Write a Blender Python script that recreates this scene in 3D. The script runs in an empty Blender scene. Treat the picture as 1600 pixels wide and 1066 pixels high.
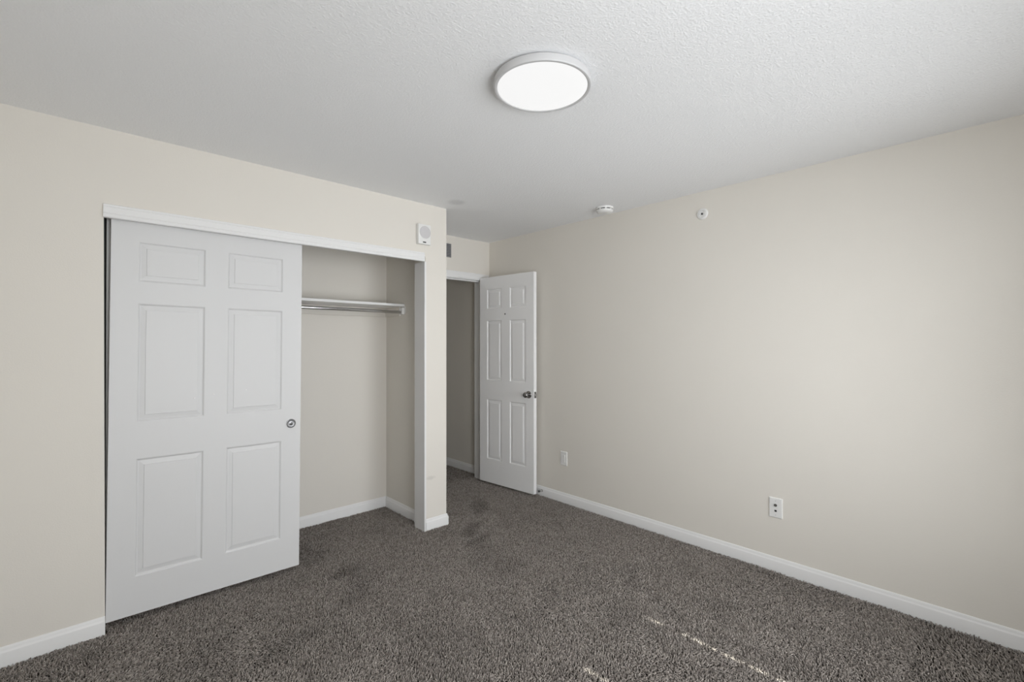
import bpy, bmesh, math
import numpy as np
from mathutils import Vector, Matrix

S = bpy.context.scene
COL = S.collection

YN = -0.62                                  # wall with the two windows, behind the camera
WZ0, WZ1 = 0.40, 2.10                       # window sill and head
WIN_A, WIN_B = (0.36, 1.24), (1.56, 2.84)   # window openings along x
# ------------------------------------------------------------------ camera, world, sun, window light, exposure
CAM_Z = 1.395
YAW, PITCH, ROLL = 0.8174254, 0.0051, -0.000485
F_PX = 732.1
cam_d = bpy.data.cameras.new('camera')
cam_d.sensor_fit = 'HORIZONTAL'
cam_d.sensor_width = 36.0
cam_d.lens = 36.0 * F_PX / 1600.0
cam_d.clip_start = 0.02
cam = bpy.data.objects.new('camera', cam_d)
COL.objects.link(cam)
fw = Vector((math.cos(YAW) * math.cos(PITCH), math.sin(YAW) * math.cos(PITCH), math.sin(PITCH)))
r0 = Vector((math.sin(YAW), -math.cos(YAW), 0)); u0 = r0.cross(fw)
rt = r0 * math.cos(ROLL) + u0 * math.sin(ROLL); up = -r0 * math.sin(ROLL) + u0 * math.cos(ROLL)
cam.matrix_world = Matrix(((rt.x, up.x, -fw.x, 0), (rt.y, up.y, -fw.y, 0), (rt.z, up.z, -fw.z, CAM_Z), (0, 0, 0, 1)))
S.camera = cam

W = bpy.data.worlds.new('sky'); S.world = W; W.use_nodes = True
W.node_tree.nodes['Background'].inputs[0].default_value = (0.62, 0.78, 1.0, 1)
W.node_tree.nodes['Background'].inputs[1].default_value = 1.5

sun_d = bpy.data.lights.new('sun', 'SUN'); sun_d.energy = 21.0; sun_d.angle = math.radians(0.53)
sun_d.color = (1.0, 0.95, 0.88)
sun = bpy.data.objects.new('sun', sun_d); COL.objects.link(sun)
sun.rotation_euler = Vector((-0.005, 1.0, -1.04)).to_track_quat('-Z', 'Y').to_euler()
sun.location = (1.9, -4, 5)

def window_light(name, wx, power, spread):
    d = bpy.data.lights.new(name, 'AREA'); d.shape = 'RECTANGLE'
    d.size = wx[1] - wx[0] - 0.04; d.size_y = WZ1 - WZ0 - 0.04; d.energy = power; d.color = (0.95, 0.975, 1.0)
    d.spread = math.radians(spread)
    o = bpy.data.objects.new(name, d); COL.objects.link(o)
    o.location = ((wx[0] + wx[1]) / 2, YN + 0.055, (WZ0 + WZ1) / 2); o.rotation_euler = (math.radians(90), 0, 0)
window_light('window_daylight', WIN_A, 39.5, 180)
window_light('window_daylight_deep', (1.86, 2.80), 11.6, 98)

vs = S.view_settings
vs.view_transform = 'Standard'; vs.look = 'None'; vs.gamma = 1.0; vs.use_curve_mapping = False
vs.exposure = 0.075
S.cycles.max_bounces = 12; S.cycles.diffuse_bounces = 10; S.cycles.glossy_bounces = 4
S.cycles.transparent_max_bounces = 8
S.cycles.use_denoising = True

# ------------------------------------------------------------------ helpers
def smooth_by_angle(me, ang=40):
    me.shade_smooth()
    try:
        me.set_sharp_from_angle(angle=math.radians(ang))
    except Exception:
        pass

class MB:
    """collects shapes, links them as one mesh object"""
    def __init__(s): s.v = []; s.f = []
    def box(s, x0, x1, y0, y1, z0, z1):
        n = len(s.v)
        s.v += [(x0, y0, z0), (x1, y0, z0), (x1, y1, z0), (x0, y1, z0), (x0, y0, z1), (x1, y0, z1), (x1, y1, z1), (x0, y1, z1)]
        s.f += [[n + i for i in q] for q in ((3, 2, 1, 0), (4, 5, 6, 7), (0, 1, 5, 4), (1, 2, 6, 5), (2, 3, 7, 6), (3, 0, 4, 7))]
        return s
    def sweep(s, rings, cap=True, closed=True):
        n = len(s.v); m = len(rings[0])
        for r in rings: s.v += [tuple(p) for p in r]
        for i in range(len(rings) - 1):
            for j in range(m if closed else m - 1):
                k = (j + 1) % m
                s.f.append([n + i * m + j, n + i * m + k, n + (i + 1) * m + k, n + (i + 1) * m + j])
        if cap:
            s.f.append([n + j for j in reversed(range(m))])
            s.f.append([n + (len(rings) - 1) * m + j for j in range(m)])
        return s
    def lathe(s, prof, origin, axis, seg=48):
        """prof: (distance along axis, radius)"""
        ax = Vector(axis).normalized(); a = ax.orthogonal().normalized(); b = ax.cross(a); o = Vector(origin)
        return s.sweep([[o + ax * h + (a * math.cos(t) + b * math.sin(t)) * max(r, 1e-5)
                         for t in [2 * math.pi * k / seg for k in range(seg)]] for h, r in prof])
    def tube(s, pts, r, seg=12):
        pts = [Vector(p) for p in pts]; rings = []
        a = None
        for i, p in enumerate(pts):
            t = (pts[min(i + 1, len(pts) - 1)] - pts[max(i - 1, 0)]).normalized()
            a = t.orthogonal().normalized() if a is None else (a - t * a.dot(t)).normalized()
            b = t.cross(a)
            rings.append([p + (a * math.cos(q) + b * math.sin(q)) * r for q in [2 * math.pi * k / seg for k in range(seg)]])
        return s.sweep(rings)
    def build(s, name, mat, parent=None, smooth=None, bevel=0.0, mtx=None):
        me = bpy.data.meshes.new(name)
        me.from_pydata([tuple(p) for p in s.v], [], s.f)
        bm = bmesh.new(); bm.from_mesh(me)
        bmesh.ops.recalc_face_normals(bm, faces=bm.faces)
        if bevel:
            es = [e for e in bm.edges if len(e.link_faces) == 2 and e.calc_face_angle(0) > 0.6]
            bmesh.ops.bevel(bm, geom=es, offset=bevel, segments=2, affect='EDGES', profile=0.6)
        bm.to_mesh(me); bm.free()
        if smooth: smooth_by_angle(me, smooth)
        o = bpy.data.objects.new(name, me); COL.objects.link(o)
        me.materials.append(mat)
        if mtx is not None: o.matrix_world = mtx
        if parent is not None: o.parent = parent
        return o

def prism_xz(outline, y0, y1):
    """polygon in (x,z) extruded from y0 to y1"""
    m = MB(); n = len(outline)
    m.v = [(x, y0, z) for x, z in outline] + [(x, y1, z) for x, z in outline]
    m.f = [list(range(n)), [n + i for i in reversed(range(n))]] + [[i, (i + 1) % n, n + (i + 1) % n, n + i] for i in range(n)]
    return m

def tag(o, label, cat=None, kind=None, group=None):
    if label: o['label'] = label
    if cat: o['category'] = cat
    if kind: o['kind'] = kind
    if group: o['group'] = group
    return o

def empty(name, loc, label, cat, kind=None):
    o = bpy.data.objects.new(name, None); COL.objects.link(o); o.location = loc
    o.empty_display_size = 0.05
    return tag(o, label, cat, kind)

# ------------------------------------------------------------------ materials
def mat(name, col, rough=0.5, metal=0.0, spec=0.5, bump=None, bump_scale=0.0, dist=0.001, detail=2.0, vary=0.0, emit=None):
    m = bpy.data.materials.new(name); m.use_nodes = True
    nt = m.node_tree; b = nt.nodes['Principled BSDF']
    b.inputs['Base Color'].default_value = (*col, 1); b.inputs['Roughness'].default_value = rough
    b.inputs['Metallic'].default_value = metal; b.inputs['Specular IOR Level'].default_value = spec
    if bump or vary:
        tc = nt.nodes.new('ShaderNodeTexCoord')
    if bump:
        no = nt.nodes.new('ShaderNodeTexNoise'); no.inputs['Scale'].default_value = bump_scale; no.inputs['Detail'].default_value = detail
        bp = nt.nodes.new('ShaderNodeBump'); bp.inputs['Strength'].default_value = bump; bp.inputs['Distance'].default_value = dist
        nt.links.new(tc.outputs['Object'], no.inputs['Vector']); nt.links.new(no.outputs['Fac'], bp.inputs['Height'])
        nt.links.new(bp.outputs['Normal'], b.inputs['Normal'])
    if vary:
        n2 = nt.nodes.new('ShaderNodeTexNoise'); n2.inputs['Scale'].default_value = 2.3; n2.inputs['Detail'].default_value = 4
        rp = nt.nodes.new('ShaderNodeMapRange'); rp.inputs[1].default_value = 0.3; rp.inputs[2].default_value = 0.7
        rp.inputs[3].default_value = 1 - vary; rp.inputs[4].default_value = 1 + vary
        mx = nt.nodes.new('ShaderNodeVectorMath'); mx.operation = 'SCALE'
        mx.inputs[0].default_value = col
        nt.links.new(tc.outputs['Object'], n2.inputs['Vector']); nt.links.new(n2.outputs['Fac'], rp.inputs[0])
        nt.links.new(rp.outputs[0], mx.inputs['Scale']); nt.links.new(mx.outputs[0], b.inputs['Base Color'])
    return m

WALL_C = (0.750, 0.720, 0.667)
M = {}
M['wall'] = mat('beige_orange_peel_paint', WALL_C, 0.75, spec=0.25, bump=0.22, bump_scale=170, dist=0.0015, vary=0.006)
M['trim'] = mat('white_semigloss_trim_paint', (0.80, 0.80, 0.80), 0.42, spec=0.35)
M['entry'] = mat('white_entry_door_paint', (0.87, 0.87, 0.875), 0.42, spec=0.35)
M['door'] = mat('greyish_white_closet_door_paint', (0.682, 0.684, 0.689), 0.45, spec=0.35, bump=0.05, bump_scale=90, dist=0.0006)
M['plastic'] = mat('white_plastic', (0.80, 0.80, 0.79), 0.4)
M['grille'] = mat('grey_speaker_mesh', (0.60, 0.59, 0.60), 0.7, bump=0.6, bump_scale=420, dist=0.0008)
M['rim'] = mat('pale_grey_lamp_rim', (0.58, 0.58, 0.585), 0.45)
M['dark'] = mat('dark_plastic', (0.02, 0.02, 0.02), 0.5)
M['nickel'] = mat('satin_nickel', (0.34, 0.335, 0.33), 0.2, metal=1.0)
M['pull'] = mat('dull_dark_nickel', (0.23, 0.23, 0.235), 0.36, metal=1.0)
M['chrome'] = mat('polished_chrome', (0.62, 0.62, 0.62), 0.12, metal=1.0)
M['rubber'] = mat('grey_rubber', (0.07, 0.07, 0.075), 0.6)
M['vent'] = mat('grey_vent_metal', (0.27, 0.27, 0.28), 0.5)
M['shade'] = mat('white_roller_shade_cloth', (0.75, 0.75, 0.73), 0.9)
_b = M['shade'].node_tree.nodes['Principled BSDF']      # shade cloth glows with the daylight behind it
_b.inputs['Emission Color'].default_value = (0.97, 0.985, 1.0, 1); _b.inputs['Emission Strength'].default_value = 0.40
M['backing'] = mat('carpet_backing', (0.045, 0.040, 0.036), 1.0, spec=0.0)

def ceiling_mat():
    m = mat('white_textured_ceiling_paint', (0.880, 0.888, 0.900), 0.85, spec=0.2)
    nt = m.node_tree; b = nt.nodes['Principled BSDF']
    tc = nt.nodes.new('ShaderNodeTexCoord')
    no = nt.nodes.new('ShaderNodeTexNoise'); no.inputs['Scale'].default_value = 150; no.inputs['Detail'].default_value = 2
    vo = nt.nodes.new('ShaderNodeTexNoise'); vo.inputs['Scale'].default_value = 75; vo.inputs['Detail'].default_value = 1
    ad = nt.nodes.new('ShaderNodeMath'); ad.operation = 'MULTIPLY'
    bp = nt.nodes.new('ShaderNodeBump'); bp.inputs['Strength'].default_value = 0.85; bp.inputs['Distance'].default_value = 0.0031
    for n in (no, vo): nt.links.new(tc.outputs['Object'], n.inputs['Vector'])
    nt.links.new(no.outputs['Fac'], ad.inputs[0]); nt.links.new(vo.outputs['Fac'], ad.inputs[1])
    nt.links.new(ad.outputs[0], bp.inputs['Height']); nt.links.new(bp.outputs['Normal'], b.inputs['Normal'])
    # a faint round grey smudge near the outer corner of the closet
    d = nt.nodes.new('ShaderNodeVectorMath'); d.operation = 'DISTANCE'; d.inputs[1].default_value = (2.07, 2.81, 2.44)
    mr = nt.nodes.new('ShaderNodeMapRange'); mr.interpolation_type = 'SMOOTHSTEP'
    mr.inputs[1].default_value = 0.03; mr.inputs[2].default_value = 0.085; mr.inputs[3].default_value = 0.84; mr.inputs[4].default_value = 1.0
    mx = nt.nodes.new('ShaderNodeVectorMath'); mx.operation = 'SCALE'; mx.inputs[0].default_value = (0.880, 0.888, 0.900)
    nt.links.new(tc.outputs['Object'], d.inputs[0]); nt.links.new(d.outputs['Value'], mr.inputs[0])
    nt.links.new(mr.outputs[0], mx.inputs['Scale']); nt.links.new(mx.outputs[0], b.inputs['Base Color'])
    return m
M['ceiling'] = ceiling_mat()

def pillar_wall_mat():
    m = M['wall'].copy(); m.name = 'beige_paint_with_scuff'
    nt = m.node_tree; b = nt.nodes['Principled BSDF']
    src = b.inputs['Base Color'].links[0].from_socket
    tc = nt.nodes.new('ShaderNodeTexCoord')
    mp = nt.nodes.new('ShaderNodeMapping'); mp.inputs['Location'].default_value = (-1.972 * 22, 0, -0.381 * 60); mp.inputs['Scale'].default_value = (22, 0, 60)
    ln = nt.nodes.new('ShaderNodeVectorMath'); ln.operation = 'LENGTH'
    no = nt.nodes.new('ShaderNodeTexNoise'); no.inputs['Scale'].default_value = 60
    ad = nt.nodes.new('ShaderNodeMath'); ad.operation = 'ADD'
    mr = nt.nodes.new('ShaderNodeMapRange'); mr.inputs[1].default_value = 0.9; mr.inputs[2].default_value = 1.6; mr.inputs[3].default_value = 0.86; mr.inputs[4].default_value = 1.0
    mx = nt.nodes.new('ShaderNodeVectorMath'); mx.operation = 'SCALE'
    nt.links.new(tc.outputs['Object'], mp.inputs['Vector']); nt.links.new(mp.outputs[0], ln.inputs[0])
    nt.links.new(tc.outputs['Object'], no.inputs['Vector'])
    nt.links.new(ln.outputs['Value'], ad.inputs[0]); nt.links.new(no.outputs['Fac'], ad.inputs[1])
    nt.links.new(ad.outputs[0], mr.inputs[0]); nt.links.new(src, mx.inputs[0]); nt.links.new(mr.outputs[0], mx.inputs['Scale'])
    nt.links.new(mx.outputs[0], b.inputs['Base Color'])
    return m
M['wall_scuffed'] = pillar_wall_mat()

def carpet_mat():
    m = bpy.data.materials.new('taupe_grey_carpet_yarn'); m.use_nodes = True
    nt = m.node_tree; b = nt.nodes['Principled BSDF']
    b.inputs['Roughness'].default_value = 0.95; b.inputs['Specular IOR Level'].default_value = 0.1
    g = nt.nodes.new('ShaderNodeNewGeometry'); cr = nt.nodes.new('ShaderNodeValToRGB')
    e = cr.color_ramp.elements
    e[0].position = 0; e[0].color = (0.190, 0.168, 0.152, 1); e[1].position = 1; e[1].color = (0.50, 0.455, 0.418, 1)
    at = nt.nodes.new('ShaderNodeAttribute'); at.attribute_name = 'dark_patch'          # patches of darker yarn
    mx = nt.nodes.new('ShaderNodeVectorMath'); mx.operation = 'SCALE'
    mr = nt.nodes.new('ShaderNodeMapRange'); mr.inputs[3].default_value = 1.0; mr.inputs[4].default_value = 0.70
    nt.links.new(g.outputs['Random Per Island'], cr.inputs[0]); nt.links.new(at.outputs['Fac'], mr.inputs[0])
    nt.links.new(cr.outputs[0], mx.inputs[0]); nt.links.new(mr.outputs[0], mx.inputs['Scale']); nt.links.new(mx.outputs[0], b.inputs['Base Color'])
    return m
M['carpet'] = carpet_mat()

def diffuser_mat():
    m = bpy.data.materials.new('lit_lamp_diffuser'); m.use_nodes = True
    nt = m.node_tree; b = nt.nodes['Principled BSDF']
    b.inputs['Base Color'].default_value = (0.12, 0.12, 0.12, 1); b.inputs['Roughness'].default_value = 0.5
    b.inputs['Emission Color'].default_value = (1.0, 1.0, 0.995, 1); b.inputs['Emission Strength'].default_value = 0.80
    return m
M['diffuser'] = diffuser_mat()

def pane_mat():
    m = bpy.data.materials.new('window_glass'); m.use_nodes = True
    nt = m.node_tree; nt.nodes.clear()
    out = nt.nodes.new('ShaderNodeOutputMaterial'); mix = nt.nodes.new('ShaderNodeMixShader')
    t = nt.nodes.new('ShaderNodeBsdfTransparent'); gl = nt.nodes.new('ShaderNodeBsdfGlossy')
    t.inputs[0].default_value = (0.93, 0.96, 0.95, 1); gl.inputs['Roughness'].default_value = 0.02
    mix.inputs[0].default_value = 0.07
    nt.links.new(t.outputs[0], mix.inputs[1]); nt.links.new(gl.outputs[0], mix.inputs[2]); nt.links.new(mix.outputs[0], out.inputs[0])
    return m
M['glass'] = pane_mat()

# ------------------------------------------------------------------ room shell (metres)
H = 2.44
XR = 3.163          # right wall
YC = 3.001          # closet front wall
YD = 3.718          # wall with the entry door
YB = 3.696          # closet back wall
XS = 1.978          # closet inner side wall
XP = 2.116          # outer face of the closet end
XL = -0.55
ZB = -0.014         # carpet backing

def struct(o, label): return tag(o, label, None, 'structure')

struct(MB().box(-0.70, 3.30, -0.78, 5.62, -0.08, ZB).build('floor', M['backing']), 'dark grey carpeted floor of the whole room')
struct(MB().box(-0.70, 3.30, -0.78, 5.62, H, H + 0.08).build('ceiling', M['ceiling']), 'white textured ceiling above the room')
struct(MB().box(XR, XR + 0.12, YN - 0.12, 5.6, ZB, H).build('wall_right', M['wall']), 'long bare beige wall at the right behind the open door')
struct(prism_xz([(XL, ZB), (0.119, ZB), (0.108, 2.045), (1.925, 2.045), (1.925, ZB), (XP, ZB), (XP, H), (XL, H)], YC, YC + 0.115)
       .build('wall_left', M['wall_scuffed']), 'beige wall around the closet opening with white header')
struct(MB().box(XL - 0.12, XL, YN - 0.12, YC + 0.115, ZB, H).build('wall_west', M['wall']), 'beige side wall beside the camera')
struct(MB().box(XS, XP, YC + 0.115, YD + 0.12, ZB, H).build('wall_closet_side', M['wall']), 'shaded beige end wall inside the closet')
struct(MB().box(-0.22, XS, YB, YB + 0.1, ZB, H).build('wall_closet_back', M['wall']), 'beige back wall inside the closet below and above the shelf')
struct(MB().box(-0.22, -0.12, YC + 0.115, YB, ZB, H).build('wall_closet_left', M['wall']), 'beige closet wall hidden behind the sliding doors')
JX0, JX1, JZ = 2.352, 3.078, 2.036      # clear door opening
struct(prism_xz([(XP, ZB), (JX0 - 0.018, ZB), (JX0 - 0.018, JZ + 0.018), (JX1 + 0.018, JZ + 0.018), (JX1 + 0.018, ZB), (XR, ZB), (XR, H), (XP, H)], YD, YD + 0.12)
       .build('wall_far', M['wall']), 'short beige wall above the entry doorway in the corner')
struct(MB().box(2.02, XP, YD + 0.12, 5.6, ZB, H).build('wall_hall_left', M['wall']), 'left beige wall of the dark hallway')
struct(MB().box(XP, XR, 5.5, 5.6, ZB, H).build('wall_hall_end', M['wall']), 'end wall of the dark hallway')
wn = MB().box(XL, WIN_A[0], YN - 0.12, YN, ZB, H).box(WIN_A[1], WIN_B[0], YN - 0.12, YN, ZB, H).box(WIN_B[1], XR, YN - 0.12, YN, ZB, H)
for a, b in (WIN_A, WIN_B): wn.box(a, b, YN - 0.12, YN, ZB, WZ0).box(a, b, YN - 0.12, YN, WZ1, H)
struct(wn.build('wall_near', M['wall']), 'beige window wall behind the camera')

# windows behind the camera; the wider one has shades with thin gaps the sun comes through
def window(name, wx, label, shades, mulls):
    wf = MB()
    for x in (wx[0], wx[1] - 0.05) + mulls: wf.box(x, x + 0.05, YN - 0.11, YN - 0.06, WZ0, WZ1)
    wf.box(wx[0] + 0.05, wx[1] - 0.05, YN - 0.11, YN - 0.06, WZ0, WZ0 + 0.05).box(wx[0] + 0.05, wx[1] - 0.05, YN - 0.11, YN - 0.06, WZ1 - 0.02, WZ1)
    w = struct(wf.build(name, M['trim']), label)
    MB().box(wx[0] + 0.01, wx[1] - 0.01, YN - 0.088, YN - 0.084, WZ0 + 0.02, WZ1 - 0.01).build('pane', M['glass'], w)
    MB().box(wx[0] - 0.03, wx[1] + 0.03, YN - 0.06, YN + 0.03, WZ0 - 0.02, WZ0).build('window_sill', M['trim'], w)
    for a, b in shades: MB().box(a, b, YN - 0.05, YN - 0.047, WZ0, WZ1).build('roller_shade', M['shade'], w)
    return w
window('window_1', WIN_A, 'narrower white window behind the camera', ((WIN_A[0], WIN_A[1]),), ())
wobj = window('window_2', WIN_B, 'wide white window behind the camera with gaps between its shades', ((WIN_B[0], 1.619), (1.627, 2.1475), (2.1585, WIN_B[1])), (1.83, 2.46))
streak_block = MB()  # added blockers across the shade gaps, spaced to break the sun into dashes
for x, zs in ((1.623, [(0.40, 1.86), (1.915, 1.935), (2.0, 2.04)]),
              (2.153, [(1.385, 1.425), (1.50, 1.53), (1.548, 1.556), (1.62, 1.65), (1.69, 1.705), (1.765, 1.80), (1.82, 1.93), (1.972, 1.984), (2.002, 2.012), (2.03, 2.036)])):
    for a, b in zs: streak_block.box(x - 0.012, x + 0.012, YN - 0.0465, YN - 0.0445, a, b)
streak_block.build('streak_blocker', M['shade'], wobj)

# baseboards
BBP = [(0, ZB), (0.0125, ZB), (0.0125, 0.054), (0.0112, 0.058), (0.0085, 0.0615), (0.0070, 0.068), (0.0055, 0.0755), (0.0030, 0.079), (0, 0.0795)]
def baseboard(m, p0, p1, nrm, e0=0.0, e1=0.0):
    p0, p1, n = Vector((*p0, 0)), Vector((*p1, 0)), Vector((*nrm, 0))
    d = (p1 - p0).normalized()
    m.sweep([[p0 + n * o - d * e0 * o + Vector((0, 0, z)) for o, z in BBP], [p1 + n * o + d * e1 * o + Vector((0, 0, z)) for o, z in BBP]])
    return m
def bb(name, label, *segs):
    m = MB()
    for sg in segs: baseboard(m, *sg)
    return struct(m.build(name, M['trim'], smooth=30), label)
bb('baseboard_left', 'white baseboard left of the closet opening', ((XL, YC), (0.119, YC), (0, -1), -1, 0))
bb('baseboard_pillar', 'short white baseboard wrapping the wall end right of the closet', ((1.9275, YC), (XP, YC), (0, -1), 0, 1), ((XP, YC), (XP, YD), (1, 0), 1, 0))
bb('baseboard_right', 'long white baseboard along the right wall', ((XR, YN), (XR, YD - 0.02), (-1, 0), -1, 0))
bb('baseboard_closet_back', 'white baseboard along the closet back wall', ((-0.12, YB), (XS, YB), (0, -1), 0, -1))
bb('baseboard_closet_side', 'white baseboard along the closet end wall', ((XS, YC + 0.117), (XS, YB), (-1, 0), 0, -1))
bb('baseboard_hall', 'dim white baseboard in the hallway beyond the door', ((XR, YD + 0.145), (XR, 5.5), (-1, 0), 0, 0))
bb('baseboard_west', 'white baseboard beside the camera', ((XL, YN), (XL, YC), (1, 0), 0, -1))
bb('baseboard_near', 'white baseboard below the window', ((XL, YN), (XR, YN), (0, 1), 0, -1))

# closet header board with grooves, closet jamb, door casing and frame
HP = [(0, 2.072), (0.010, 2.072), (0.0125, 2.070), (0.0125, 2.0625), (0.0105, 2.0612), (0.0105, 2.0595), (0.0145, 2.0575), (0.0145, 2.029), (0.0125, 2.0275),
      (0.0125, 2.0255), (0.0150, 2.0235), (0.0150, 2.011), (0.0125, 2.0065), (-0.012, 2.0065), (-0.012, 2.045), (0, 2.045)]
m = MB(); m.sweep([[(x, YC - o, z) for o, z in HP] for x in (0.1055, 1.912)])
struct(m.build('trim_1', M['trim']), 'white grooved header board over the closet opening')
m = MB().box(1.911, 1.9255, YC - 0.0125, YC + 0.127, ZB, 2.0065)
struct(m.build('trim_2', M['trim'], bevel=0.0015), 'white jamb board at the right side of the closet opening')
struct(MB().box(0.1195, 1.911, YC + 0.03, YC + 0.113, 2.034, 2.0445).build('trim_5', M['trim']), 'closet door track behind the header')
struct(MB().box(0.098, 0.132, YC + 0.1145, YC + 0.124, ZB, 2.034).build('gap_shade_strip', M['dark']), 'black strip added as deep shade in the gap left of the sliding doors')  # dark strip put in for the deep shade of this gap
CP = [(0, 0), (0.011, 0), (0.011, 0.004), (0.013, 0.008), (0.013, 0.040), (0.0155, 0.046), (0.0155, 0.058), (0.013, 0.062), (0, 0.062)]
m = MB()
m.sweep([[(JX0 - 0.068 if x < 2.5 else JX1 + 0.068, YD - o, JZ + 0.005 + w) for o, w in CP] for x in (2.0, 3.0)])
m.sweep([[(JX1 + 0.006 + w, YD - o, z) for o, w in CP] for z in (ZB, JZ + 0.005)])
m.sweep([[(JX0 - 0.006 - w, YD - o, z) for o, w in CP] for z in (ZB, JZ + 0.005)])
struct(m.build('trim_3', M['trim'], smooth=25), 'white casing around the entry doorway in the corner')
m = MB()
m.box(JX1, JX1 + 0.0175, YD - 0.003, YD + 0.138, ZB, JZ + 0.0175).box(JX0 - 0.0175, JX0, YD - 0.003, YD + 0.138, ZB, JZ + 0.0175)
m.box(JX0, JX1, YD - 0.003, YD + 0.138, JZ, JZ + 0.0175)
m.box(JX1 - 0.011, JX1, YD + 0.037, YD + 0.075, ZB, JZ).box(JX0, JX0 + 0.011, YD + 0.037, YD + 0.075, ZB, JZ).box(JX0 + 0.011, JX1 - 0.011, YD + 0.037, YD + 0.075, JZ - 0.011, JZ)
struct(m.build('trim_4', M['trim']), 'white door frame with stop strip in the entry doorway')

# ------------------------------------------------------------------ six-panel doors
RINGS = [(0.0, 0.0), (0.0045, -0.0015), (0.0085, -0.0070), (0.0125, -0.0080), (0.0340, -0.0042), (0.0352, -0.0012)]
def panel_door(name, x0, x1, z0, z1, thick, xs, zs, parent=None, mtx=None, paint='door'):
    """local: x across, z up, front face at y=0 looking to -y, back at y=thick; both faces moulded"""
    m = MB()
    xc = [x0] + [v for p in xs for v in p] + [x1]; zc = [z0] + [v for p in zs for v in p] + [z1]
    for yf, sg in ((0.0, 1.0), (thick, -1.0)):
        for i in range(len(xc) - 1):
            for j in range(len(zc) - 1):
                a, b, c, d = xc[i], xc[i + 1], zc[j], zc[j + 1]
                if i % 2 == 1 and j % 2 == 1:
                    n = len(m.v)
                    for ins, dep in RINGS:
                        y = yf - sg * dep
                        m.v += [(a + ins, y, c + ins), (b - ins, y, c + ins), (b - ins, y, d - ins), (a + ins, y, d - ins)]
                    for k in range(len(RINGS) - 1):
                        for q in range(4):
                            w = (q + 1) % 4
                            m.f.append([n + 4 * k + q, n + 4 * k + w, n + 4 * k + 4 + w, n + 4 * k + 4 + q])
                    n += 4 * (len(RINGS) - 1)
                    m.f.append([n, n + 1, n + 2, n + 3])
                else:
                    n = len(m.v); m.v += [(a, yf, c), (b, yf, c), (b, yf, d), (a, yf, d)]; m.f.append([n, n + 1, n + 2, n + 3])
    n = len(m.v)
    m.v += [(x0, 0, z0), (x1, 0, z0), (x1, 0, z1), (x0, 0, z1), (x0, thick, z0), (x1, thick, z0), (x1, thick, z1), (x0, thick, z1)]
    m.f += [[n + i for i in q] for q in ((0, 1, 5, 4), (1, 2, 6, 5), (2, 3, 7, 6), (3, 0, 4, 7))]
    me = bpy.data.meshes.new(name); me.from_pydata(m.v, [], m.f)
    bm = bmesh.new(); bm.from_mesh(me)
    bmesh.ops.remove_doubles(bm, verts=bm.verts, dist=1e-6)
    bmesh.ops.recalc_face_normals(bm, faces=bm.faces)
    bm.to_mesh(me); bm.free()
    o = bpy.data.objects.new(name, me); COL.objects.link(o); me.materials.append(M[paint])
    if mtx is not None: o.matrix_world = mtx
    if parent is not None: o.parent = parent
    return o

# front sliding closet door, leaning a touch to the right
CX0, CX1 = 0.1295, 1.0365
cxs = [(0.236, 0.529), (0.634, 0.928)]; czs = [(0.214, 0.809), (0.995, 1.597), (1.706, 1.912)]
pv = Vector((0.5825, 0, 1.02))
Rt = Matrix.Translation(Vector((0.5825, 3.03, 1.02))) @ Matrix.Rotation(math.radians(0.45), 4, 'Y')
def sh(ps, o): return [(a - o, b - o) for a, b in ps]
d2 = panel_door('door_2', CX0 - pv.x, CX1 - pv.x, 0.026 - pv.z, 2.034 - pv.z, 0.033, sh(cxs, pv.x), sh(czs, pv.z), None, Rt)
struct(d2, 'white six panel sliding closet door in front with round metal finger pull')
cx, cz = 0.981 - pv.x, 0.908 - pv.z
MB().lathe([(-0.0005, 0.0275), (0.0022, 0.0275), (0.0032, 0.0260), (0.0032, 0.0235), (0.0012, 0.0220), (0.0004, 0.0195), (0.0006, 0.0060), (0.0016, 0.0042), (0.0018, 0.0001)],
           (cx, 0, cz), (0, -1, 0), 40).build('finger_pull', M['pull'], d2, smooth=50)
for i, (px, pz) in enumerate(((0.5715, 1.114), (0.732, 1.128), (0.482, 1.098))):
    MB().lathe([(-0.002, 0.004), (0.0012 + (0.001 if i != 0 else 0), 0.0034), (0.0022, 0.0004)], (px - pv.x, 0.001 if i else 0, pz - pv.z), (0, -1, 0), 10).build('paint_drip', M['trim'], d2, smooth=60)
# rear sliding closet door
Rt2 = Matrix.Translation(Vector((0.5755, 3.079, 1.02))) @ Matrix.Rotation(math.radians(0.0), 4, 'Y')
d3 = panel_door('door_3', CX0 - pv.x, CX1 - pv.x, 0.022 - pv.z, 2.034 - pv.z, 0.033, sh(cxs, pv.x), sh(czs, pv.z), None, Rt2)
struct(d3, 'second sliding closet door mostly hidden behind the front one')

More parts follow.
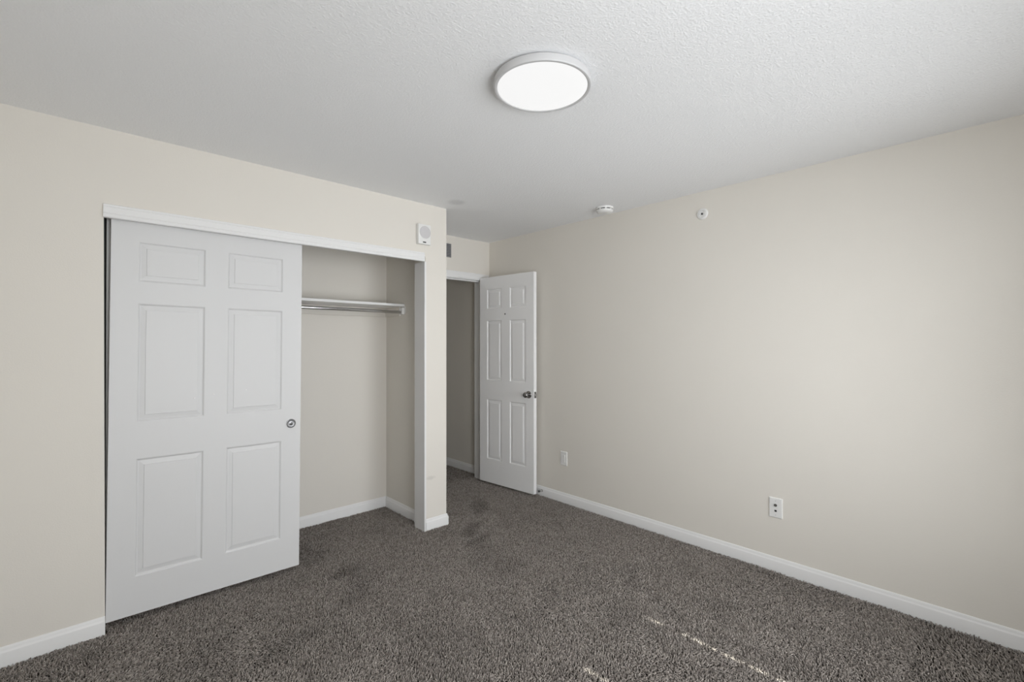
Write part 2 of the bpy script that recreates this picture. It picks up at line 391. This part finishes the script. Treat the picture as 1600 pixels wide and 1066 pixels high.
# entry door, open against the right wall
A = Vector((3.0170, 3.6914, 0)); B = Vector((3.0740, 2.9890, 0)); dv = (B - A).normalized(); nv = Vector((-dv.y, dv.x, 0))
TH = 0.040
Md = Matrix(((dv.x, nv.x, 0, A.x), (dv.y, nv.y, 0, A.y), (0, 0, 1, 0), (0, 0, 0, 1)))
d1 = panel_door('door_1', 0.0, 0.706, 0.014, 2.054, TH, [(0.100, 0.303), (0.407, 0.611)], [(0.247, 0.841), (1.028, 1.622), (1.737, 1.934)], None, Md, 'entry')
struct(d1, 'white six panel entry door standing open against the right wall')
KZ = 0.922; KX = 0.647
def child_at(o): return o
kn = MB().lathe([(0, 0.0335), (0.003, 0.0335), (0.0065, 0.030), (0.008, 0.020), (0.0085, 0.013), (0.026, 0.0120), (0.029, 0.0150), (0.033, 0.0215), (0.041, 0.0262),
                 (0.050, 0.0262), (0.058, 0.0220), (0.0625, 0.0140), (0.0635, 0.0001)], (KX, 0, KZ), (0, -1, 0), 40).build('door_knob', M['nickel'], d1, smooth=50)
MB().lathe([(0, 0.0335), (0.003, 0.0335), (0.0065, 0.030), (0.0085, 0.013), (0.018, 0.012), (0.022, 0.0215), (0.030, 0.0255), (0.036, 0.020), (0.038, 0.0001)],
           (KX, TH, KZ), (0, 1, 0), 32).build('door_knob', M['nickel'], d1, smooth=50)
lp = MB().box(0.7055, 0.7085, TH / 2 - 0.0125, TH / 2 + 0.0125, KZ - 0.029, KZ + 0.029)
lpo = lp.build('latch_plate', M['nickel'], d1, bevel=0.0008)
MB().box(0.7075, 0.7185, TH / 2 - 0.006, TH / 2 + 0.006, KZ - 0.010, KZ + 0.010).build('latch_bolt', M['chrome'], d1, bevel=0.002)
MB().lathe([(-0.001, 0.0072), (0.0016, 0.0072), (0.0022, 0.006), (0.0008, 0.0045), (0.0006, 0.0001)], (0.348, 0, 1.679), (0, -1, 0), 20).build('peephole', M['dark'], d1, smooth=50)
for hz in (0.25, 1.03, 1.83):
    MB().lathe([(0, 0.006), (0.09, 0.006)], (-0.006, TH + 0.002, hz), (0, 0, 1), 14).box(-0.002, 0.0, 0.006, TH, hz, hz + 0.09).build('hinge', M['nickel'], d1, smooth=40)

# ------------------------------------------------------------------ closet shelf, rod, cleats
ZS = 1.697
shelf = MB().box(-0.12, XS, 3.392, YB, ZS, ZS + 0.0185).build('closet_shelf', M['trim'], bevel=0.0015)
tag(shelf, 'white closet shelf spanning the closet above the chrome rod', 'shelf')
cl = MB().box(-0.12, XS, YB - 0.018, YB, ZS - 0.075, ZS).box(XS - 0.018, XS, 3.45, YB - 0.018, ZS - 0.075, ZS).build('trim_6', M['wall'], bevel=0.001)
struct(cl, 'beige painted support cleat under the closet shelf')
rod = empty('closet_rod', (0.93, 3.405, 1.650), 'thin chrome clothes rod hanging just below the closet shelf', 'clothes rod')
MB().tube([(-1.05, 0, 0), (XS - 0.93 - 0.004, 0, 0)], 0.0125, 20).build('rod', M['chrome'], rod, smooth=50)
fl = MB()
fl.box(XS - 0.93 - 0.004, XS - 0.93, -0.028, 0.028, -0.010, 0.046)
fl.box(XS - 0.93 - 0.030, XS - 0.93 - 0.004, -0.0205, -0.0155, -0.012, 0.034).box(XS - 0.93 - 0.030, XS - 0.93 - 0.004, 0.0155, 0.0205, -0.012, 0.034)
fl.box(XS - 0.93 - 0.030, XS - 0.93 - 0.004, -0.0205, 0.0205, -0.0180, -0.012)
tag(fl.build('rod_bracket', M['plastic'], rod, bevel=0.0012), 'white end bracket')

# ------------------------------------------------------------------ ceiling lamp
lamp = empty('ceiling_light', (1.352, 1.266, H), 'large round white flush ceiling lamp, lit', 'ceiling lamp')
MB().lathe([(0.0, 0.130), (0.008, 0.130), (0.0085, 0.183), (0.0105, 0.1895), (0.0150, 0.1915), (0.0330, 0.1915), (0.0365, 0.1908), (0.0385, 0.1890), (0.0390, 0.1850), (0.0387, 0.1800), (0.0370, 0.1778), (0.0335, 0.1772), (0.0335, 0.1), (0.0335, 0.0001)],
           (0, 0, 0), (0, 0, -1), 128).build('lamp_rim', M['rim'], lamp, smooth=35)
MB().lathe([(0.0335, 0.1770), (0.0358, 0.1768), (0.0364, 0.1755), (0.0370, 0.12), (0.0371, 0.0001)], (0, 0, 0), (0, 0, -1), 128).build('diffuser', M['diffuser'], lamp, smooth=50)

# ------------------------------------------------------------------ smoke detector
sd = empty('smoke_detector', (2.985, 2.140, H), 'small round white smoke detector on the ceiling near the right wall', 'smoke detector')
MB().lathe([(0, 0.066), (0.010, 0.066), (0.013, 0.064), (0.013, 0.0001)], (0, 0, 0), (0, 0, -1), 48).build('mounting_base', M['plastic'], sd, smooth=40)
MB().lathe([(0.0125, 0.052), (0.022, 0.052)], (0, 0, 0), (0, 0, -1), 32).build('sensor_core', M['dark'], sd, smooth=40)
for k in range(8):
    m = MB()
    t = 2 * math.pi * k / 8
    c, s_ = math.cos(t), math.sin(t)
    m.sweep([[(c * 0.054 - s_ * w, s_ * 0.054 + c * w, z) for w in (-0.006, 0.006)] + [(c * 0.0585 - s_ * w, s_ * 0.0585 + c * w, z) for w in (0.006, -0.006)] for z in (-0.0125, -0.0215)])
    m.build('vent_rib', M['plastic'], sd)
MB().lathe([(0.0205, 0.050), (0.0205, 0.0625), (0.0240, 0.0645), (0.032, 0.0620), (0.040, 0.0540), (0.044, 0.0420), (0.0450, 0.020), (0.0420, 0.0001)], (0, 0, 0), (0, 0, -1), 48).build('cover', M['plastic'], sd, smooth=40)
MB().lathe([(0.0435, 0.0075), (0.0462, 0.0075), (0.0470, 0.006), (0.0470, 0.0001)], (0.018, -0.012, 0), (0, 0, -1), 20).build('test_button', M['plastic'], sd, smooth=40)

# ------------------------------------------------------------------ sidewall sprinkler
sp = empty('sprinkler', (XR, 1.453, 2.286), 'small round white sprinkler with dark centre high on the right wall', 'sprinkler')
MB().lathe([(0, 0.0390), (0.003, 0.0390), (0.006, 0.0365), (0.008, 0.0310), (0.008, 0.0275), (0.004, 0.0255), (0.004, 0.0001)], (0, 0, 0), (-1, 0, 0), 40).build('escutcheon', M['plastic'], sp, smooth=40)
MB().lathe([(0.003, 0.0235), (0.0085, 0.0235), (0.0100, 0.0215), (0.0060, 0.0195), (0.0060, 0.0001)], (0, 0, 0), (-1, 0, 0), 32).build('sprinkler_body', M['plastic'], sp, smooth=40)
m = MB()
for sgn in (-1, 1): m.tube([(-0.006, 0.0190 * sgn, 0), (-0.0095, 0.0170 * sgn, 0), (-0.0100, 0.0120 * sgn, 0), (-0.0080, 0.006 * sgn, 0)], 0.0020, 8)
m.build('frame_arm', M['plastic'], sp, smooth=50)
MB().lathe([(0.005, 0.0072), (0.0085, 0.0072), (0.0092, 0.006), (0.0092, 0.0001)], (0, 0, 0), (-1, 0, 0), 20).build('nozzle_tip', M['dark'], sp, smooth=40)

# ------------------------------------------------------------------ wall alarm speaker above the closet corner
al = empty('alarm_speaker', (1.8985, YC, 2.203), 'white wall speaker box with round grey mesh above the closet corner', 'alarm speaker')
MB().box(-0.0535, 0.0535, -0.034, 0, -0.0735, 0.0735).build('housing', M['plastic'], al, bevel=0.005, smooth=40)
MB().lathe([(0.0335, 0.0455), (0.0348, 0.0450), (0.0362, 0.036), (0.0370, 0.018), (0.0372, 0.0001)], (0.003, 0, 0.0155), (0, -1, 0), 48).build('speaker_mesh', M['grille'], al, smooth=50)
MB().lathe([(0.0335, 0.0485), (0.0355, 0.0480), (0.0358, 0.0465), (0.0340, 0.0455)], (0.003, 0, 0.0155), (0, -1, 0), 48).build('mesh_ring', M['plastic'], al, smooth=50)
MB().box(-0.016, 0.012, -0.0345, -0.030, -0.0640, -0.0545).build('indicator_window', M['dark'], al, bevel=0.001)

# ------------------------------------------------------------------ air vent above the doorway
VX0, VX1, VZ0, VZ1 = 2.372, 2.684, 2.218, 2.370
vt = empty('air_vent', ((VX0 + VX1) / 2, YD, (VZ0 + VZ1) / 2), 'grey louvred air vent above the doorway, half hidden by the closet corner', 'vent')
w2, h2 = (VX1 - VX0) / 2, (VZ1 - VZ0) / 2
m = MB().box(-w2, w2, -0.005, 0, -h2, -h2 + 0.009).box(-w2, w2, -0.005, 0, h2 - 0.009, h2).box(-w2, -w2 + 0.009, -0.005, 0, -h2 + 0.009, h2 - 0.009).box(w2 - 0.009, w2, -0.005, 0, -h2 + 0.009, h2 - 0.009)
m.build('vent_frame', M['wall'], vt)
MB().box(-w2 + 0.009, w2 - 0.009, -0.0015, 0, -h2 + 0.009, h2 - 0.009).build('vent_backing', M['dark'], vt)
m = MB()
nl = 9
for k in range(nl):
    zc = -h2 + 0.016 + k * (2 * h2 - 0.032) / (nl - 1)
    m.sweep([[(x, -0.0020, zc + 0.0065), (x, -0.0030, zc + 0.0070), (x, -0.0075, zc - 0.0045), (x, -0.0065, zc - 0.0050)] for x in (-w2 + 0.009, w2 - 0.009)])
m.build('louvre_set', M['vent'], vt)

# ------------------------------------------------------------------ wall plates
def plate(name, y, z, label, cat):
    t = empty(name, (XR, y, z), label, cat)
    m = MB(); hw, hh = 0.0375, 0.0610
    rings = []
    for dx, ins in ((0, 0.0), (-0.0035, 0.0), (-0.0055, 0.0022), (-0.0062, 0.0060)):
        rings.append([(dx, -hw + ins, -hh + ins), (dx, hw - ins, -hh + ins), (dx, hw - ins, hh - ins), (dx, -hw + ins, hh - ins)])
    m.sweep(rings)
    m.build('wall_plate', M['plastic'], t)
    return t
po = plate('power_outlet', 2.703, 0.381, 'white rectangular outlet plate low on the right wall near the open door', 'outlet')
m = MB().box(-0.0085, -0.0060, -0.0165, 0.0165, -0.0335, 0.0335)
m.build('outlet_face', M['plastic'], po, bevel=0.001)
for s_ in (-1, 1):
    m = MB()
    m.box(-0.0088, -0.0084, -0.0075, -0.0055, s_ * 0.018 - 0.003, s_ * 0.018 + 0.005).box(-0.0088, -0.0084, 0.0055, 0.0075, s_ * 0.018 - 0.003, s_ * 0.018 + 0.005)
    m.build('socket_slot', M['grille'], po)
cp = plate('cable_plate', 0.997, 0.382, 'white wall plate with two dark cable jacks low on the right wall', 'wall plate')
MB().lathe([(0.005, 0.0085), (0.0085, 0.0085), (0.0085, 0.0055), (0.0155, 0.0055), (0.0155, 0.0040), (0.012, 0.0035), (0.012, 0.0001)], (0, 0, 0.0165), (-1, 0, 0), 20).build('coax_jack', M['nickel'], cp, smooth=40)
m = MB().box(-0.0072, -0.0050, -0.0062, 0.0062, -0.0235, -0.0125)
m.build('phone_jack', M['dark'], cp, bevel=0.0006)
for s_ in (-1, 1):
    MB().lathe([(0.0055, 0.0032), (0.0068, 0.0030), (0.0072, 0.0001)], (0, 0, s_ * 0.043), (-1, 0, 0), 12).build('screw', M['grille'], cp, smooth=50)

# ------------------------------------------------------------------ door stop on the baseboard
ds = empty('door_stop', (XR - 0.0125, 2.957, 0.044), 'small metal door stop on the white baseboard by the open door', 'door stop')
MB().lathe([(0, 0.0125), (0.003, 0.0125), (0.006, 0.009), (0.008, 0.0001)], (0, 0, 0), (-1, 0, 0), 24).build('flange', M['chrome'], ds, smooth=40)
N = 110
MB().tube([(-0.006 - 0.030 * i / N, 0.0075 * math.cos(i * 0.62), 0.0075 * math.sin(i * 0.62)) for i in range(N)], 0.0013, 6).build('spring', M['chrome'], ds, smooth=60)
MB().lathe([(0.034, 0.0095), (0.044, 0.0095), (0.0465, 0.007), (0.047, 0.0001)], (0, 0, 0), (-1, 0, 0), 20).build('rubber_tip', M['rubber'], ds, smooth=40)

# ------------------------------------------------------------------ carpet pile: short leaning yarn tufts
rng = np.random.default_rng(7)
def value_noise(x, y, cell, seed):
    g = np.random.default_rng(seed).random((64, 64))
    u, v = x / cell + 11.3, y / cell + 7.7
    i, j = np.floor(u).astype(int), np.floor(v).astype(int); fu, fv = u - i, v - j
    fu, fv = fu * fu * (3 - 2 * fu), fv * fv * (3 - 2 * fv)
    G = lambda a, b: g[a % 64, b % 64]
    return (G(i, j) * (1 - fu) + G(i + 1, j) * fu) * (1 - fv) + (G(i, j + 1) * (1 - fu) + G(i + 1, j + 1) * fu) * fv
def tufts(x0, x1, y0, y1, step):
    gx, gy = np.meshgrid(np.arange(x0 + step / 2, x1, step), np.arange(y0 + step / 2, y1, step))
    p = np.stack([gx.ravel(), gy.ravel()], 1)
    return p + (rng.random(p.shape) - 0.5) * step * 0.95
STEP = 0.0069
P = np.concatenate([tufts(XL + 0.0195, XR - 0.0195, 0.30, YC - 0.0195, STEP),                # room
                    tufts(XL + 0.0195, XR - 0.0195, YN + 0.0195, 0.30, STEP * 1.25),             # beside and behind the camera
                    tufts(0.125, 1.908, YC - 0.0195, YC + 0.118, STEP), tufts(-0.118, XS - 0.0195, YC + 0.118, YB - 0.0195, STEP),   # closet
                    tufts(XP + 0.0195, XR - 0.0195, YC - 0.0195, YD - 0.0195, STEP), tufts(JX0 + 0.006, JX1 - 0.013, YD - 0.0195, YD + 0.14, STEP),
                    tufts(XP + 0.004, XR - 0.0195, YD + 0.14, 5.49, STEP * 1.25)])
n = len(P)
nap = np.clip((value_noise(P[:, 0], P[:, 1], 0.34, 1) * 0.5 + value_noise(P[:, 0], P[:, 1], 0.11, 2) * 0.5 - 0.5) * 1.7 + 0.5, 0, 1)
# brushed nap: each patch leans into the room or back to the windows; footprints and a vacuum line disturb it
bias = np.clip(0.35 + 2.2 * (0.55 * value_noise(P[:, 0], P[:, 1], 0.30, 3) + 0.45 * value_noise(P[:, 0], P[:, 1], 0.12, 4) - 0.42), -1, 1)
rough_edge = 0.8 * (value_noise(P[:, 0], P[:, 1], 0.06, 5) - 0.5)
dark_patch = np.clip(1.6 * (0.6 * value_noise(P[:, 0], P[:, 1], 0.26, 8) + 0.4 * value_noise(P[:, 0], P[:, 1], 0.10, 9) - 0.50), 0, 0.45)
for mx, my, rx, ry, rot, amt in ((2.176, 2.777, 0.13, 0.06, 0.6, -1.6), (2.11, 2.60, 0.11, 0.05, 0.3, -1.4), (2.55, 3.13, 0.16, 0.06, 0.9, -1.4),
                                 (1.22, 2.79, 0.08, 0.06, 0.0, -1.3), (1.175, 2.515, 0.14, 0.05, 0.8, -1.0), (1.13, 3.19, 0.10, 0.16, 0.0, -1.2),  # last ellipse paints in the shade behind the front closet door
                                 (2.30, 1.27, 0.16, 0.05, 1.2, -0.8), (1.9, 1.75, 0.20, 0.06, 0.5, -0.8), (0.75, 2.30, 0.18, 0.06, 0.3, -0.8),
                                 (2.22, 2.93, 0.10, 0.04, 0.2, 0.9), (1.75, 2.90, 0.26, 0.05, 0.1, 0.9)):
    u = (P[:, 0] - mx) * math.cos(rot) + (P[:, 1] - my) * math.sin(rot); v = -(P[:, 0] - mx) * math.sin(rot) + (P[:, 1] - my) * math.cos(rot)
    mark = np.clip(1.5 - np.sqrt((u / rx) ** 2 + (v / ry) ** 2) + rough_edge, 0, 1)
    bias += amt * mark
    if amt < 0: dark_patch = np.maximum(dark_patch, mark * min(1.0, -amt * 0.6))
for (ax, ay), (bx, by) in (((1.338, 3.62), (1.412, 3.335)), ((1.412, 3.335), (1.521, 2.90))):
    t_ = np.clip(((P[:, 0] - ax) * (bx - ax) + (P[:, 1] - ay) * (by - ay)) / ((bx - ax) ** 2 + (by - ay) ** 2), 0, 1)
    dd = np.hypot(P[:, 0] - ax - t_ * (bx - ax), P[:, 1] - ay - t_ * (by - ay))
    bias += 1.3 * np.clip(1.5 - dd / 0.022 + rough_edge, 0, 1)
bias = np.clip(bias, -1, 1)
ang = 0.82 + (1 - bias) * 0.5 * math.pi * np.where(rng.random(n) < 0.5, 1, -1) + rng.normal(0, 0.75, n)
lean = np.clip(0.10 + 1.20 * nap + rng.normal(0, 0.20, n), 0.03, 1.35)
length = 0.0130 + 0.0045 * rng.random(n)
rad = 0.0020 + 0.0009 * rng.random(n)
d = np.stack([np.cos(ang), np.sin(ang)], 1); pr = np.stack([-d[:, 1], d[:, 0]], 1)
levels = [(0.0, 0.8), (0.5, 1.15), (0.85, 0.95)]
V = np.zeros((n, 10, 3)); tw = rng.random(n) * 2.1
def centre(t):
    bend = lean * t          # leans more towards the tip
    h = length * t * np.cos(bend * 0.9); o = length * t * np.sin(bend * 0.9)
    return np.concatenate([P + d * o[:, None], (ZB + h)[:, None]], 1), bend
for li, (t, rr) in enumerate(levels):
    c, bend = centre(t)
    up3 = np.concatenate([-d * np.sin(bend)[:, None], np.cos(bend)[:, None] * 0 + 0], 1)
    side = np.concatenate([pr, np.zeros((n, 1))], 1)
    fwd = np.concatenate([d * np.cos(bend)[:, None], -np.sin(bend)[:, None]], 1)
    for k in range(3):
        a = tw + t * 1.6 + k * 2.0944
        V[:, li * 3 + k] = c + (side * np.cos(a)[:, None] + fwd * np.sin(a)[:, None]) * (rad * rr)[:, None]
c, bend = centre(1.06)
V[:, 9] = c
quads = []
for li in range(2):
    for k in range(3):
        k2 = (k + 1) % 3
        quads.append((li * 3 + k, li * 3 + k2, li * 3 + 3 + k2, li * 3 + 3 + k))
tris = [(6 + k, 6 + (k + 1) % 3, 9) for k in range(3)]
base = (np.arange(n) * 10)[:, None]
q = (base[:, None] + np.array(quads)[None]).reshape(n, -1); t3 = (base[:, None] + np.array(tris)[None]).reshape(n, -1)
loops = np.concatenate([q, t3], 1).ravel().astype(np.int32)
sizes = np.tile(np.array([4] * 6 + [3] * 3, np.int32), n)
starts = np.concatenate([[0], np.cumsum(sizes)[:-1]]).astype(np.int32)
me = bpy.data.meshes.new('carpet_pile')
me.vertices.add(n * 10); me.vertices.foreach_set('co', V.astype(np.float32).ravel())
me.loops.add(len(loops)); me.loops.foreach_set('vertex_index', loops)
me.polygons.add(len(sizes)); me.polygons.foreach_set('loop_start', starts)
me.update(calc_edges=True)
me.attributes.new('dark_patch', 'FLOAT', 'POINT').data.foreach_set('value', np.repeat(dark_patch, 10).astype(np.float32))
me.shade_smooth()
me.materials.append(M['carpet'])
pile = bpy.data.objects.new('carpet_pile', me); COL.objects.link(pile)
tag(pile, 'taupe grey twisted carpet pile covering the floor', 'carpet', 'stuff')
